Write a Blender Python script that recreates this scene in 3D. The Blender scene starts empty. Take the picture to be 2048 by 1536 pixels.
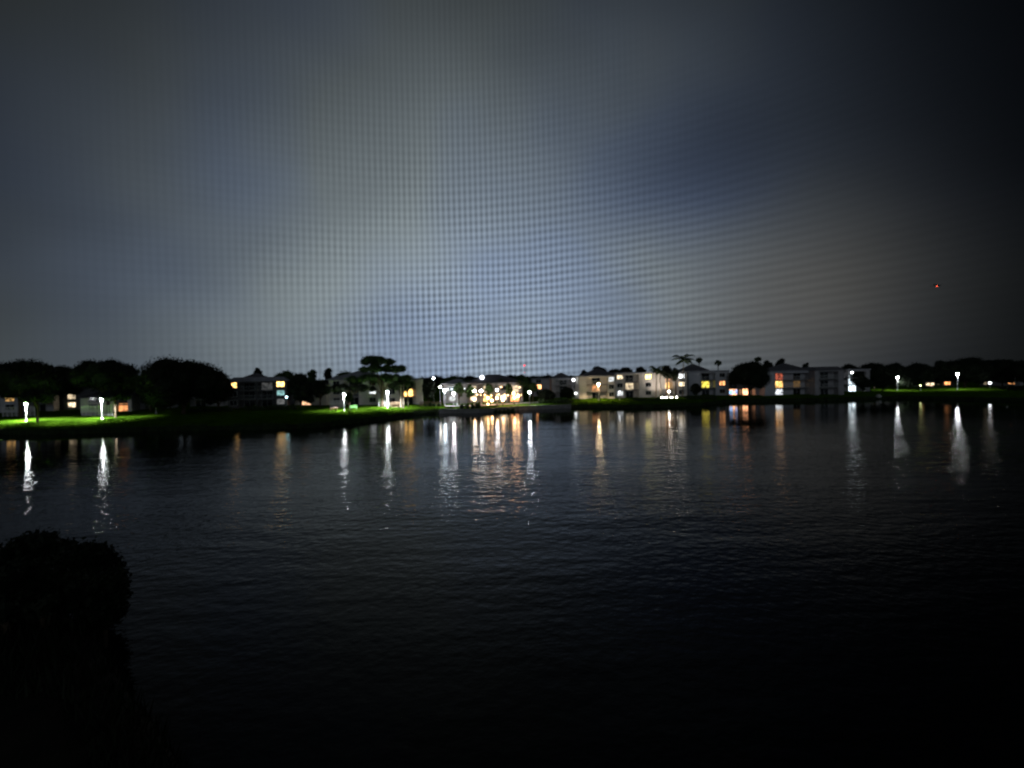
import bpy, math, random
import numpy as np
from mathutils import Matrix, Vector
random.seed(7); RNG = np.random.default_rng(11)
scene = bpy.context.scene
COL = scene.collection
R = math.radians

# ------------------------------------------------------------------ camera
FPX, CH, PITCH, ROLL = 900.0, 8.8, R(1.02), R(-1.0)
CROT = Matrix.Rotation(R(90) - PITCH, 3, 'X') @ Matrix.Rotation(ROLL, 3, 'Z')
cam = bpy.data.cameras.new('camera'); camo = bpy.data.objects.new('camera', cam); COL.objects.link(camo)
cam.sensor_width = 36; cam.lens = FPX * 36 / 2048; cam.clip_start = .1; cam.clip_end = 6000
camo.location = (0, 0, CH); camo.rotation_mode = 'XYZ'; camo.rotation_euler = CROT.to_euler('XYZ')
scene.camera = camo
cam.dof.use_dof = True; cam.dof.focus_distance = 2.0; cam.dof.aperture_fstop = 1.8      # the phone focused close by: the far shore is soft
scene.render.resolution_x, scene.render.resolution_y = 1024, 768
scene.view_settings.view_transform = 'Standard'; scene.view_settings.look = 'None'
scene.cycles.blur_glossy = 0.0; scene.cycles.sample_clamp_indirect = 120.0
scene.view_settings.exposure = 0; scene.view_settings.gamma = 1

# ------------------------------------------------------------------ world: cloudy night sky over a lit town
W = bpy.data.worlds.new("World"); scene.world = W; W.use_nodes = True
nt = W.node_tree; nt.nodes.clear()
def nd(tree, typ, **kw):
    n = tree.nodes.new(typ)
    for k, v in kw.items(): setattr(n, k, v)
    return n
def mth(op, a, b=None, tree=nt, clamp=False):
    n = nd(tree, 'ShaderNodeMath', operation=op, use_clamp=clamp)
    for i, v in enumerate((a, b)):
        if v is None: continue
        if isinstance(v, (int, float)): n.inputs[i].default_value = v
        else: tree.links.new(v, n.inputs[i])
    return n.outputs[0]
tc = nd(nt, 'ShaderNodeTexCoord'); sp = nd(nt, 'ShaderNodeSeparateXYZ'); nt.links.new(tc.outputs['Generated'], sp.inputs[0])
X, Y, Z = sp.outputs
az = mth('ARCTAN2', X, Y); el = mth('ARCSINE', Z)
def gauss(v, c, s):
    t = mth('DIVIDE', mth('SUBTRACT', v, c), s)
    return mth('EXPONENT', mth('MULTIPLY', mth('MULTIPLY', t, t), -1.0))
def noise(scale, detail, vec=None, rough=.5, dist=0.0, tree=nt):
    n = nd(tree, 'ShaderNodeTexNoise'); n.inputs['Scale'].default_value = scale
    n.inputs['Detail'].default_value = detail; n.inputs['Roughness'].default_value = rough; n.inputs['Distortion'].default_value = dist
    if vec is not None: tree.links.new(vec, n.inputs['Vector'])
    return n.outputs['Fac']
def rng(v, a, b, c, d, tree=nt):
    n = nd(tree, 'ShaderNodeMapRange'); tree.links.new(v, n.inputs[0])
    for i, q in enumerate((a, b, c, d)): n.inputs[i + 1].default_value = q
    return n.outputs[0]
mp = nd(nt, 'ShaderNodeMapping'); mp.inputs['Scale'].default_value = (1, 1, 1.9); nt.links.new(tc.outputs['Generated'], mp.inputs[0])
cl = noise(1.5, 3, mp.outputs[0], .42, .3); cl2 = noise(2.3, 2, tc.outputs['Generated'], .4)
glow = mth('MULTIPLY', mth('MULTIPLY', gauss(az, -.10, .57), gauss(el, -.02, .53)), .35)
glow = mth('ADD', glow, .004)
tn = nd(nt, 'ShaderNodeMapRange', interpolation_type='SMOOTHSTEP'); nt.links.new(az, tn.inputs[0])
for i_, q_ in enumerate((.30, .98, 1.0, .12)): tn.inputs[i_ + 1].default_value = q_
glow = mth('MULTIPLY', glow, tn.outputs[0])
hole = mth('MULTIPLY', gauss(az, .40, .20), gauss(el, .41, .11))      # gap between cloud banks
glow = mth('MULTIPLY', glow, mth('SUBTRACT', 1.0, mth('MULTIPLY', hole, .40)))
behind = mth('MULTIPLY', gauss(mth('ABSOLUTE', az), 3.14, 1.0), gauss(el, .15, .55))   # added sky glow behind the camera, brightens the far facades
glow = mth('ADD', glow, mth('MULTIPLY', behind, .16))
glow = mth('ADD', glow, mth('MULTIPLY', mth('MULTIPLY', gauss(az, .60, .16), gauss(el, .10, .17)), .036))
glow = mth('MULTIPLY', glow, rng(cl, .32, .68, .80, 1.16))
# insect-screen moire painted into the sky glow as a fine lattice
wob = mth('MULTIPLY', mth('SUBTRACT', noise(3.0, 2, tc.outputs['Generated']), .5), .008)
wob2 = mth('MULTIPLY', mth('SUBTRACT', noise(3.4, 2, mp.outputs[0]), .5), .012)
r1 = mth('SINE', mth('MULTIPLY', mth('ADD', az, wob), 535.0))
r2 = mth('SINE', mth('MULTIPLY', mth('ADD', mth('ADD', el, mth('MULTIPLY', az, -.06)), wob2), 430.0))
m1 = mth('MULTIPLY', gauss(az, -.12, .36), gauss(el, .12, .42))
m2 = mth('MULTIPLY', gauss(az, .08, .46), gauss(el, .09, .30))
patch = rng(noise(5, 2, mp.outputs[0]), .36, .6, .5, 1.0)
RIP = .33
rip = mth('ADD', mth('MULTIPLY', mth('MULTIPLY', r1, m1), RIP), mth('MULTIPLY', mth('MULTIPLY', r2, m2), RIP * .9))
rip = mth('ADD', mth('MULTIPLY', rip, patch), 1.0)
glow = mth('MULTIPLY', glow, rip)
tint = nd(nt, 'ShaderNodeMix', data_type='RGBA'); nt.links.new(mth('SUBTRACT', rng(cl2, .38, .60, 0, 1), mth('MULTIPLY', hole, 1.3), clamp=True), tint.inputs[0])
tint.inputs[6].default_value = (.64, .82, 1.12, 1); tint.inputs[7].default_value = (.80, .95, 1.03, 1)
bg = nd(nt, 'ShaderNodeBackground'); bg2 = nd(nt, 'ShaderNodeBackground'); ad = nd(nt, 'ShaderNodeAddShader'); out = nd(nt, 'ShaderNodeOutputWorld')
t2 = nd(nt, 'ShaderNodeMix', data_type='RGBA'); nt.links.new(tint.outputs[2], t2.inputs[6]); t2.inputs[7].default_value = (.98, .96, .90, 1)
nt.links.new(mth('MULTIPLY', mth('MULTIPLY', gauss(az, .62, .22), gauss(el, .13, .18)), .85), t2.inputs[0]); t3 = nd(nt, 'ShaderNodeMix', data_type='RGBA'); nt.links.new(t2.outputs[2], t3.inputs[6]); t3.inputs[7].default_value = (.48, .68, 1.20, 1)
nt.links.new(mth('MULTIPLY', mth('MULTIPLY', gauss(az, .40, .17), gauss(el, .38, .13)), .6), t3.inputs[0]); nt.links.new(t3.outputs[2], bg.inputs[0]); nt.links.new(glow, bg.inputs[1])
sky = nd(nt, 'ShaderNodeTexSky', sky_type='NISHITA'); sky.sun_disc = False; sky.sun_elevation = R(-4); sky.sun_rotation = R(60)
nt.links.new(sky.outputs[0], bg2.inputs[0]); bg2.inputs[1].default_value = .0006
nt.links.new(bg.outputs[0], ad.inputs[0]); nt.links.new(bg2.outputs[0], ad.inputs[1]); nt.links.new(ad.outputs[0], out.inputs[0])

# added fill lamp behind the camera, lifts facades that face it
sun = bpy.data.lights.new('facade_fill', 'SUN'); sun.energy = .085; sun.angle = R(12); sun.color = (.86, .93, 1.0)
so = bpy.data.objects.new('facade_fill', sun); COL.objects.link(so); so.rotation_euler = Vector((.25, 1, -.30)).to_track_quat('-Z', 'Y').to_euler(); so.location = (0, -20, 60)

# ------------------------------------------------------------------ helpers
def ray(px, py):
    return CROT @ Vector(((px - 1024) / FPX, -(py - 768) / FPX, -1))
def at(px, Yd, py=785):
    d = ray(px, py); t = Yd / d.y
    return d.x * t, CH + d.z * t
SH = [(-160,884),(0,869),(60,870),(150,868),(230,865),(330,862),(430,861),(560,859),(640,855),(700,848),(760,841),(820,832),(870,827),(960,826),(1040,820),(1120,817),(1180,815),(1250,816),(1330,815),(1400,812),(1450,806),(1530,803),(1620,802),(1700,800),(1800,797),(1900,799),(2048,803),(2200,812)]
TH, DD = [], []
for px, py in SH:
    d = ray(px, py); t = -CH / d.z; TH.append(math.degrees(math.atan2(d.x, d.y))); DD.append(math.hypot(d.x * t, d.y * t))
TH = [-180, -150, -130, -100, -72] + TH + [72, 100, 130, 150, 180]
DD = [14, 17, 30, 70, 112] + DD + [150, 80, 30, 17, 14]
def shore(th): return float(np.interp(th, TH, DD))
def near(th): return float(np.interp(th, [-180, -60, -46, -41, -33, 180], [13, 27, 24.2, 16, 8.5, 8.5]))
PR = [(-200, -1.6), (-3, -1.2), (0, 0), (1.0, .75), (2.5, 1.15), (10, 1.45), (40, 2.0), (5000, 2.2)]
def ground_z(x, y):
    th = math.degrees(math.atan2(x, y)); r = math.hypot(x, y)
    o = max(r - shore(th), near(th) - r)
    return float(np.interp(o, [p[0] for p in PR], [p[1] for p in PR]))
def on_ground(px, py):
    d = ray(px, py); t = 60.0
    while t < 700:
        if CH + d.z * t <= ground_z(d.x * t, d.y * t): break
        t += .25
    return d.x * t, d.y * t, ground_z(d.x * t, d.y * t)

def tag(o, label=None, cat=None, group=None, kind=None):
    if label: o['label'] = label
    if cat: o['category'] = cat
    if group: o['group'] = group
    if kind: o['kind'] = kind
    return o
def empty(name, loc, rz=0.0, **kw):
    o = bpy.data.objects.new(name, None); COL.objects.link(o); o.location = loc; o.rotation_euler = (0, 0, rz); o.empty_display_size = .5
    return tag(o, **kw)

class MB:
    def __init__(s): s.v = []; s.f = []
    def add(s, vs, fs):
        b = len(s.v); s.v += [tuple(v) for v in vs]; s.f += [tuple(i + b for i in f) for f in fs]; return s
    def box(s, x0, x1, y0, y1, z0, z1):
        return s.add([(x0,y0,z0),(x1,y0,z0),(x1,y1,z0),(x0,y1,z0),(x0,y0,z1),(x1,y0,z1),(x1,y1,z1),(x0,y1,z1)],
                     [(0,3,2,1),(4,5,6,7),(0,1,5,4),(1,2,6,5),(2,3,7,6),(3,0,4,7)])
    def tube(s, pts, rad, n=8):
        vs, fs = [], []
        for i, p in enumerate(pts):
            p = Vector(p); q = Vector(pts[min(i + 1, len(pts) - 1)]) - Vector(pts[max(i - 1, 0)]); q.normalize()
            a = q.orthogonal().normalized(); b = q.cross(a)
            for k in range(n):
                w = 2 * math.pi * k / n; vs.append(p + (a * math.cos(w) + b * math.sin(w)) * rad[i])
        for i in range(len(pts) - 1):
            for k in range(n): fs.append((i*n+k, i*n+(k+1) % n, (i+1)*n+(k+1) % n, (i+1)*n+k))
        fs.append(tuple(range(n))[::-1]); fs.append(tuple((len(pts)-1)*n + k for k in range(n)))
        return s.add(vs, fs)
    def lathe(s, prof, n=12, c=(0, 0, 0)):
        vs, fs = [], []
        for r, z in prof:
            for k in range(n):
                w = 2*math.pi*k/n; vs.append((c[0]+r*math.cos(w), c[1]+r*math.sin(w), c[2]+z))
        for i in range(len(prof)-1):
            for k in range(n): fs.append((i*n+k, i*n+(k+1) % n, (i+1)*n+(k+1) % n, (i+1)*n+k))
        return s.add(vs, fs)
    def ball(s, c, r, n=12, m=8, sz=1.0):
        return s.lathe([(max(.001, r*math.sin(math.pi*i/m)), -r*sz*math.cos(math.pi*i/m)) for i in range(m+1)], n, c)
    def build(s, name, mat, parent=None, loc=None, smooth=False):
        me = bpy.data.meshes.new(name); me.from_pydata(s.v, [], s.f); me.materials.append(mat)
        if smooth: me.polygons.foreach_set('use_smooth', [True] * len(me.polygons))
        me.update(); o = bpy.data.objects.new(name, me); COL.objects.link(o)
        if parent: o.parent = parent
        if loc: o.location = loc
        return o

# ------------------------------------------------------------------ materials
def mat(name, c1, c2=None, rough=.8, scale=1.5, spec=.3, detail=5, bump=0.0, bscale=20, trans=False):
    m = bpy.data.materials.new(name); m.use_nodes = True; t = m.node_tree; b = t.nodes['Principled BSDF']
    b.inputs['Roughness'].default_value = rough; b.inputs['Specular IOR Level'].default_value = spec
    tc = nd(t, 'ShaderNodeTexCoord')
    n = nd(t, 'ShaderNodeTexNoise'); n.inputs['Scale'].default_value = scale; n.inputs['Detail'].default_value = detail
    t.links.new(tc.outputs['Object'], n.inputs['Vector'])
    mr = nd(t, 'ShaderNodeMapRange'); mr.inputs[1].default_value = .32; mr.inputs[2].default_value = .68; t.links.new(n.outputs['Fac'], mr.inputs[0])
    mx = nd(t, 'ShaderNodeMix', data_type='RGBA'); t.links.new(mr.outputs[0], mx.inputs[0])
    mx.inputs[6].default_value = (*c1, 1); mx.inputs[7].default_value = (*(c2 or tuple(x * .7 for x in c1)), 1)
    t.links.new(mx.outputs[2], b.inputs['Base Color'])
    if bump:
        n2 = nd(t, 'ShaderNodeTexNoise'); n2.inputs['Scale'].default_value = bscale; t.links.new(tc.outputs['Object'], n2.inputs['Vector'])
        bp = nd(t, 'ShaderNodeBump'); bp.inputs['Strength'].default_value = bump; bp.inputs['Distance'].default_value = .05
        t.links.new(n2.outputs['Fac'], bp.inputs['Height']); t.links.new(bp.outputs[0], b.inputs['Normal'])
    return m
_em = {}
def emit(col, s, back=(.05, .05, .05)):
    k = (col, s)
    if k not in _em:
        m = bpy.data.materials.new('lit_glass'); m.use_nodes = True; b = m.node_tree.nodes['Principled BSDF']
        b.inputs['Base Color'].default_value = (.6, .6, .6, 1); b.inputs['Emission Color'].default_value = (*col, 1); b.inputs['Emission Strength'].default_value = s
        _em[k] = m
    return _em[k]
def emit_room(col, s):
    k = ('room', col, s)
    if k not in _em:      # a lit room seen through a pane with curtains: uneven light
        m = bpy.data.materials.new('lit_room'); m.use_nodes = True; t = m.node_tree; b = t.nodes['Principled BSDF']
        b.inputs['Base Color'].default_value = (.2, .2, .2, 1); b.inputs['Emission Color'].default_value = (*col, 1)
        tc = nd(t, 'ShaderNodeTexCoord'); n = nd(t, 'ShaderNodeTexNoise'); n.inputs['Scale'].default_value = 1.6; n.inputs['Detail'].default_value = 2
        t.links.new(tc.outputs['Object'], n.inputs['Vector'])
        mr = nd(t, 'ShaderNodeMapRange'); mr.inputs[1].default_value = .35; mr.inputs[2].default_value = .62; mr.inputs[3].default_value = s * .15; mr.inputs[4].default_value = s * 1.5
        t.links.new(n.outputs['Fac'], mr.inputs[0]); t.links.new(mr.outputs[0], b.inputs['Emission Strength']); _em[k] = m
    return _em[k]
M = dict(
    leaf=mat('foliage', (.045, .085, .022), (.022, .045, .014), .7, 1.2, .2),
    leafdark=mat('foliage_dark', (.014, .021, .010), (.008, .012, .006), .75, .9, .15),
    palm=mat('palm_leaf', (.06, .10, .025), (.03, .055, .015), .6, 2.0, .3),
    bark=mat('bark', (.10, .075, .05), (.05, .038, .026), .9, 4, .1, bump=.4),
    palmbark=mat('palm_bark', (.26, .22, .17), (.15, .12, .09), .9, 3, .1, bump=.4),
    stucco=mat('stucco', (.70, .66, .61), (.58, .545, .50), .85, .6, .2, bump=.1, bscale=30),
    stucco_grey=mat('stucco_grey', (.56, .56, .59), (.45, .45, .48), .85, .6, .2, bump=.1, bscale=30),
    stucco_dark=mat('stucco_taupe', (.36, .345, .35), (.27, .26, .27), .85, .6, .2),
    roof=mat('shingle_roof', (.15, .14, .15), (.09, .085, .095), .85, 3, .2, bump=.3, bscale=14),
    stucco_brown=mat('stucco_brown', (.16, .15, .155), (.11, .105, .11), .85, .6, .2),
    roof_pale=mat('pale_roof', (.33, .33, .36), (.25, .25, .28), .8, 1.2, .2),
    white=mat('white_paint', (.72, .72, .70), (.60, .60, .58), .5, 3, .4),
    metal=mat('dark_metal', (.06, .065, .06), (.04, .04, .04), .5, 5, .5),
    pole=mat('pale_metal', (.55, .56, .55), (.42, .43, .42), .5, 5, .5),
    glass=mat('dark_glass', (.015, .018, .022), (.008, .01, .013), .12, .5, .5),
    concrete=mat('concrete', (.24, .235, .23), (.16, .158, .15), .85, 1.0, .2, bump=.2),
    wood=mat('timber', (.20, .14, .09), (.12, .08, .05), .8, 4, .2),
    green=mat('green_paint', (.16, .38, .12), (.10, .28, .08), .6, 4, .3),
    hedge=mat('hedge_leaf', (.035, .06, .018), (.015, .03, .01), .8, 1.5, .15),
    grass=mat('lawn_grass', (.046, .104, .005), (.026, .060, .004), .95, .45, 0.0, 7, bump=.8, bscale=6),
    soil=mat('bank_unlit_dark', (.022, .020, .014), (.012, .012, .009), .95, 1.5, .05, bump=.5, bscale=8),  # darkness of the unlit banks put into a near-black base colour
    rock=mat('limestone', (.5, .5, .46), (.3, .3, .28), .9, 3, .2, bump=.4),
)
WHITE, COOL, WARM, AMBER, ORANGE = (.93, .97, 1.0), (.78, .92, 1.0), (1.0, .78, .50), (1.0, .55, .16), (1.0, .40, .14)

# ------------------------------------------------------------------ ground and water
def make_ground():
    v, f = [], []
    ths = sorted(set(list(np.arange(-180, 180, 6)) + list(np.arange(-66, 66, .5))))
    offs = [0, .4, 1.0, 1.7, 2.5, 4, 6, 8, 10, 14, 20, 28, 40, 70, 130, 260, 600, 1500, 4000]
    nR = [3, .45, .72]
    for th in ths:
        n0, s0 = near(th), shore(th); a = R(th)
        rr = [.2, max(n0 - 10, 1), n0 - 2.5, n0 - 1, n0, n0 + (s0 - n0) * .15, n0 + (s0 - n0) * .85] + [s0 + o for o in offs]
        for r in rr:
            x, y = r * math.sin(a), r * math.cos(a); z = ground_z(x, y)
            if r > n0 and z > 1: z += .10 * math.sin(x * .21) * math.sin(y * .17 + 1) + .04 * math.sin(x * .9 + y * .5)
            v.append((x, y, z))
    k = len(rr); n = len(ths)
    for i in range(n):
        for j in range(k - 1):
            a0, b0 = i * k + j, ((i + 1) % n) * k + j; f.append((a0, a0 + 1, b0 + 1, b0))
    m = MB(); m.v = v; m.f = f; o = tag(m.build('ground', M['grass'], smooth=True), 'grassy ground and banks around the lake', kind='structure')
    o.data.materials.append(M['soil'])
    for p in o.data.polygons:
        c = p.center; rr_ = math.hypot(c.x, c.y); th_ = math.degrees(math.atan2(c.x, c.y))
        if rr_ < near(th_) + 4 or rr_ < shore(th_) + 1.2: p.material_index = 1  # near bank and waterline get the painted-in dark
    return o
make_ground()

wm = bpy.data.materials.new('lake_water'); wm.use_nodes = True; t = wm.node_tree; b = t.nodes['Principled BSDF']
b.inputs['Base Color'].default_value = (.002, .003, .004, 1); b.inputs['IOR'].default_value = 1.18; b.inputs['Specular IOR Level'].default_value = .5
tcw = nd(t, 'ShaderNodeTexCoord')
def wn(scale, sx, sy, rz, detail, rough=.5):
    mp = nd(t, 'ShaderNodeMapping'); mp.inputs['Scale'].default_value = (sx, sy, 1); mp.inputs['Rotation'].default_value = (0, 0, R(rz)); t.links.new(tcw.outputs['Object'], mp.inputs[0])
    return noise(scale, detail, mp.outputs[0], rough, tree=t)
h1 = wn(1.0, .40, 1.0, 8, 3)       # long low swell lines
h2 = wn(2.3, .8, 1.0, -12, 3)      # short ripples
breeze = rng(wn(.03, 1, 1.6, 5, 2), .38, .62, .45, 1.0, tree=t)
sepw = nd(t, 'ShaderNodeSeparateXYZ'); t.links.new(tcw.outputs['Object'], sepw.inputs[0])
calm = rng(sepw.outputs[1], 62, 112, 1.0, .20, tree=t)      # the water lies calmer in the lee of the far bank
breeze = mth('MULTIPLY', mth('MULTIPLY', breeze, calm, t), rng(sepw.outputs[0], 50, 105, 1.0, 1.25, tree=t), t)
breeze = mth('MULTIPLY', mth('MULTIPLY', breeze, rng(sepw.outputs[1], 34, 76, 2.3, 1.0, tree=t), t), rng(sepw.outputs[0], -75, -25, .13, 1.0, tree=t), t)
breeze = mth('MULTIPLY', breeze, rng(sepw.outputs[1], 12, 30, .3, 1.0, tree=t), t)
hh = mth('ADD', mth('ADD', mth('MULTIPLY', h1, .040, t), mth('MULTIPLY', h2, .036, t), t), mth('MULTIPLY', wn(.34, .22, 1.0, 6, 2), .060, t), t)
hh = mth('MULTIPLY', hh, breeze, t)
bp = nd(t, 'ShaderNodeBump'); bp.inputs['Strength'].default_value = 1.0; bp.inputs['Distance'].default_value = 1.0
t.links.new(hh, bp.inputs['Height']); t.links.new(bp.outputs[0], b.inputs['Normal'])
b.inputs['Roughness'].default_value = .012
wv, wf = [], []
m = MB(); 
for i in range(48):
    a = 2*math.pi*i/48; m.v.append((420*math.sin(a), 420*math.cos(a), 0))
m.f.append(tuple(range(48))[::-1])
tag(m.build('water', wm), 'dark calm lake water', kind='structure')

# ------------------------------------------------------------------ trees
def leaves_mesh(cent, rad, leaf, dens=1.0, squash=1.0, flip=False):
    """leaf quads scattered over lobes, plus rough inner lobes; returns MB"""
    m = MB(); V = []; n_tot = 0
    for c, r in zip(cent, rad):
        n = int(dens * 4 * math.pi * r * r * squash / (leaf * leaf) * 1.5); n = max(n, 25)
        d = RNG.normal(size=(n, 3)); d /= np.linalg.norm(d, axis=1)[:, None]
        rr = r * (RNG.random(n) ** .30) * (1 + .07 * RNG.standard_normal(n))
        p = np.array(c) + d * rr[:, None] * np.array([1, 1, squash])
        a = RNG.normal(size=(n, 3)); a /= np.linalg.norm(a, axis=1)[:, None]
        b = np.cross(a, RNG.normal(size=(n, 3))); b /= np.linalg.norm(b, axis=1)[:, None]
        s = leaf * (.5 + RNG.random(n)) * .5
        s = s[:, None]
        q = np.stack([p - a * s, p + b * s * .6, p + a * s, p - b * s * .6], 1).reshape(-1, 3); V.append(q); n_tot += n
    V = np.concatenate(V)
    m.v = [tuple(x) for x in V.tolist()]; m.f = [(4*i, 4*i+1, 4*i+2, 4*i+3) for i in range(n_tot)]
    for c, r in zip(cent, rad):
        n1, m1 = 9, 6; vs, fs = [], []
        for i in range(m1 + 1):
            for k in range(n1):
                rr = r * .74 * (1 + .18 * math.sin(k * 2.3 + i * 1.7 + c[0]) )
                th = math.pi * i / m1; w = 2 * math.pi * k / n1
                vs.append((c[0] + rr*math.sin(th)*math.cos(w), c[1] + rr*math.sin(th)*math.sin(w), c[2] - rr*squash*math.cos(th)))
        for i in range(m1):
            for k in range(n1): fs.append((i*n1+k, i*n1+(k+1) % n1, (i+1)*n1+(k+1) % n1, (i+1)*n1+k))
        m.add(vs, fs)
    return m
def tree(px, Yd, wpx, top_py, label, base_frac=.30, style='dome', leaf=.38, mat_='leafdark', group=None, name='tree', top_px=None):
    x, _ = at(px, Yd, 790); w = wpx * Yd / FPX; gz = ground_z(x, Yd)
    ztop = at(px, Yd, top_py)[1]; H = max(ztop - gz, 1.2)
    root = empty(name, (x, Yd, gz), label=label, cat='tree', group=group)
    zb = H * base_frac; h = H - zb; cent, rad = [], []
    rs = random.Random(int(px * 13 + Yd))
    if style == 'dome':
        n = 17
        for i in range(n):
            a = 2.4 * i + rs.random(); q = math.sqrt((i + .5) / n); rl = (.17 + .12 * rs.random()) * min(w, h * 1.6) * (1.05 - .25 * q)
            zz = zb + rl * .75 + (h - 1.65 * rl) * math.sqrt(max(0, 1 - (q * .97) ** 2)) * (.68 + .32 * rs.random())
            cent.append((q * (w / 2 - rl * .9) * math.cos(a), q * (w / 2 - rl * .9) * math.sin(a), zz)); rad.append(rl)
            if i % 2: cent.append((q * (w/2 - rl) * math.cos(a+1), q * (w/2 - rl) * math.sin(a+1), zb + h * .35 * rs.random() + rl * .7)); rad.append(rl)
    elif style == 'flat':
        n = 15
        for i in range(n):
            a = 2.4 * i + rs.random(); q = math.sqrt((i + .5) / n); rl = h * (.30 + .14 * rs.random())
            cent.append((q * (w / 2 - rl) * math.cos(a), q * (w / 2 - rl) * math.sin(a), H - rl * .9 - h * .35 * q * q)); rad.append(rl)
    elif style == 'tiers':   # open layered crown, wider below a flat top
        for z, ww, n in ((.88, .66, 12), (.64, .80, 14), (.38, 1.15, 20)):
            for i in range(n):
                a = 2.4 * i + rs.random(); q = math.sqrt((i + .5) / n); rl = h * (.13 + .06 * rs.random())
                cent.append((q * (w * ww / 2 - rl*.6) * math.cos(a) + w * (-.06 if z > .8 else 0), q * (w * ww / 2 - rl*.6) * math.sin(a), zb + h * (z - .08 * q) + rs.uniform(-.03, .05) * h)); rad.append(rl)
    else:  # column
        n = 9
        for i in range(n):
            rl = w * (.26 + .12 * rs.random()); a = rs.random() * 6.3
            cent.append((math.cos(a) * (w/2 - rl) * .9, math.sin(a) * (w/2 - rl) * .9, zb + rl + (h - 2*rl) * i / (n-1))); rad.append(rl)
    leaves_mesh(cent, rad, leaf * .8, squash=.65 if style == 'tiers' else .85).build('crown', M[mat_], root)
    tr = MB(); r0 = max(.10, H * .028); bend = rs.uniform(-.4, .4)
    zt = zb + h * .45
    tr.tube([(0, 0, -.3), (0, 0, .0), (bend * .4, .1, zb * .6), (bend, .1, zb + h * .15), (bend * .8, 0, zt)], [r0 * 1.5, r0 * 1.15, r0 * .9, r0 * .7, r0 * .3], 9)
    for i in range(6):
        c = cent[rs.randrange(len(cent))]; z0 = zb * rs.uniform(.65, 1.1)
        tr.tube([(bend * .6, .08, z0), (c[0] * .45, c[1] * .45, (z0 + c[2]) * .5 + .3), (c[0]*.9, c[1]*.9, c[2])], [r0 * .5, r0 * .35, r0 * .12], 6)
    tr.build('trunk', M['bark'], root, smooth=True)
    return root
def coconut_palm(px, Yd, top_py, label, base_py=790, sz=3.0, lean=.6, name='coconut_palm', n=17, group=None):
    x, _ = at(px, Yd, base_py); gz = ground_z(x, Yd); xt, zt = at(px, Yd, top_py); H = zt - gz
    root = empty(name, (x, Yd, gz), label=label, cat='palm tree', group=group); rs = random.Random(int(px * 7))
    pts = [(lean * (1 - (1-k/6.)**2) * .6 , 0, H * k / 6.) for k in range(7)]
    MB().tube([(0, 0, -.3)] + pts, [.26] + [.2 - .014 * k for k in range(7)], 8).build('trunk', M['palmbark'], root, smooth=True)
    c = Vector(pts[-1]); m = MB()
    for i in range(n):
        a = 2 * math.pi * i / n + rs.uniform(-.15, .15); up = rs.uniform(-.3, 1.7); L = sz * rs.uniform(.85, 1.1)
        dh = Vector((math.cos(a), math.sin(a), 0)); sp = []
        for k in range(9):
            u = k / 8.; sp.append(c + dh * L * u * (1 - .12 * u) + Vector((0, 0, L * (up * u * .72 - (.42 + .30 * up) * u * u))))
        side = dh.cross(Vector((0, 0, 1)))
        m.tube(sp[::2], [.05, .04, .03, .02, .01], 4)
        for k in range(1, 9):
            for q in (0, .5):
                p = sp[k-1].lerp(sp[k], q); ll = L * .27 * math.sin(math.pi * min(.93, (k - .5 + q) / 9 + .08)); dr = (sp[k] - sp[k-1]).normalized()
                for s in (-1, 1):
                    tip = p + side * s * ll * .85 + dr * ll * .45 + Vector((0, 0, -ll * .5))
                    m.add([p, p + dr * .38, tip], [(0, 1, 2)])
    m.build('crown', M['palm'], root)
    return root
def fan_palm(px, Yd, top_py, label, r=1.5, group=None, base_py=790):
    x, _ = at(px, Yd, top_py); gz = ground_z(x, Yd); zt = at(px, Yd, top_py)[1]; H = zt - gz - r
    root = empty('fan_palm', (x, Yd, gz), label=label, cat='palm tree', group=group); rs = random.Random(int(px * 3))
    MB().tube([(0, 0, -.3), (.05, 0, H * .5), (0, 0, H)], [.24, .17, .17], 8).build('trunk', M['palmbark'], root, smooth=True)
    m = MB()
    for i in range(70):
        d = Vector((rs.gauss(0, 1), rs.gauss(0, 1), rs.gauss(.25, .8))).normalized(); c0 = Vector((0, 0, H)); p = c0 + d * r * rs.uniform(.2, .55)
        a = d.orthogonal().normalized(); bq = d.cross(a)
        m.tube([c0, p], [.03, .02], 4)
        rot = rs.random() * 6.3; ax = a * math.cos(rot) + bq * math.sin(rot)
        for k in range(-4, 5):
            w = k * .3; tip = p + (d * math.cos(w) + ax * math.sin(w)) * r * .55 + Vector((0, 0, -.12))
            w2 = w + .17; t2 = p + (d * math.cos(w2) + ax * math.sin(w2)) * r * .42
            m.add([p, tip, t2], [(0, 1, 2)])
    m.build('crown', M['palm'], root)
    return root
def shrub(px, Yd, wpx, hm, label, group=None, name='shrub', depth=2.0, leaf=.25):
    x, _ = at(px, Yd, 800); w = wpx * Yd / FPX; gz = ground_z(x, Yd)
    n = max(4, int(w / (hm * .7))); cent, rad = [], []
    rs = random.Random(int(px * 5))
    for i in range(n):
        rr = hm * rs.uniform(.38, .52); cent.append((-w/2 + rr + (w - 2*rr) * i / max(1, n-1), rs.uniform(-.5, .5) * depth * .5, rr * .95 * rs.uniform(.9, 1.1))); rad.append(rr)
    root = empty(name, (x, Yd, gz - .1), label=label, cat='hedge' if name == 'hedge' else 'shrub', group=group)
    leaves_mesh(cent, rad, leaf).build('foliage', M['hedge'], root)
    st = MB()
    for c in cent: st.tube([(c[0], c[1], -.1), (c[0] + .1, c[1], c[2])], [.05, .03], 5)
    st.build('stem', M['bark'], root)
    return root

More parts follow.
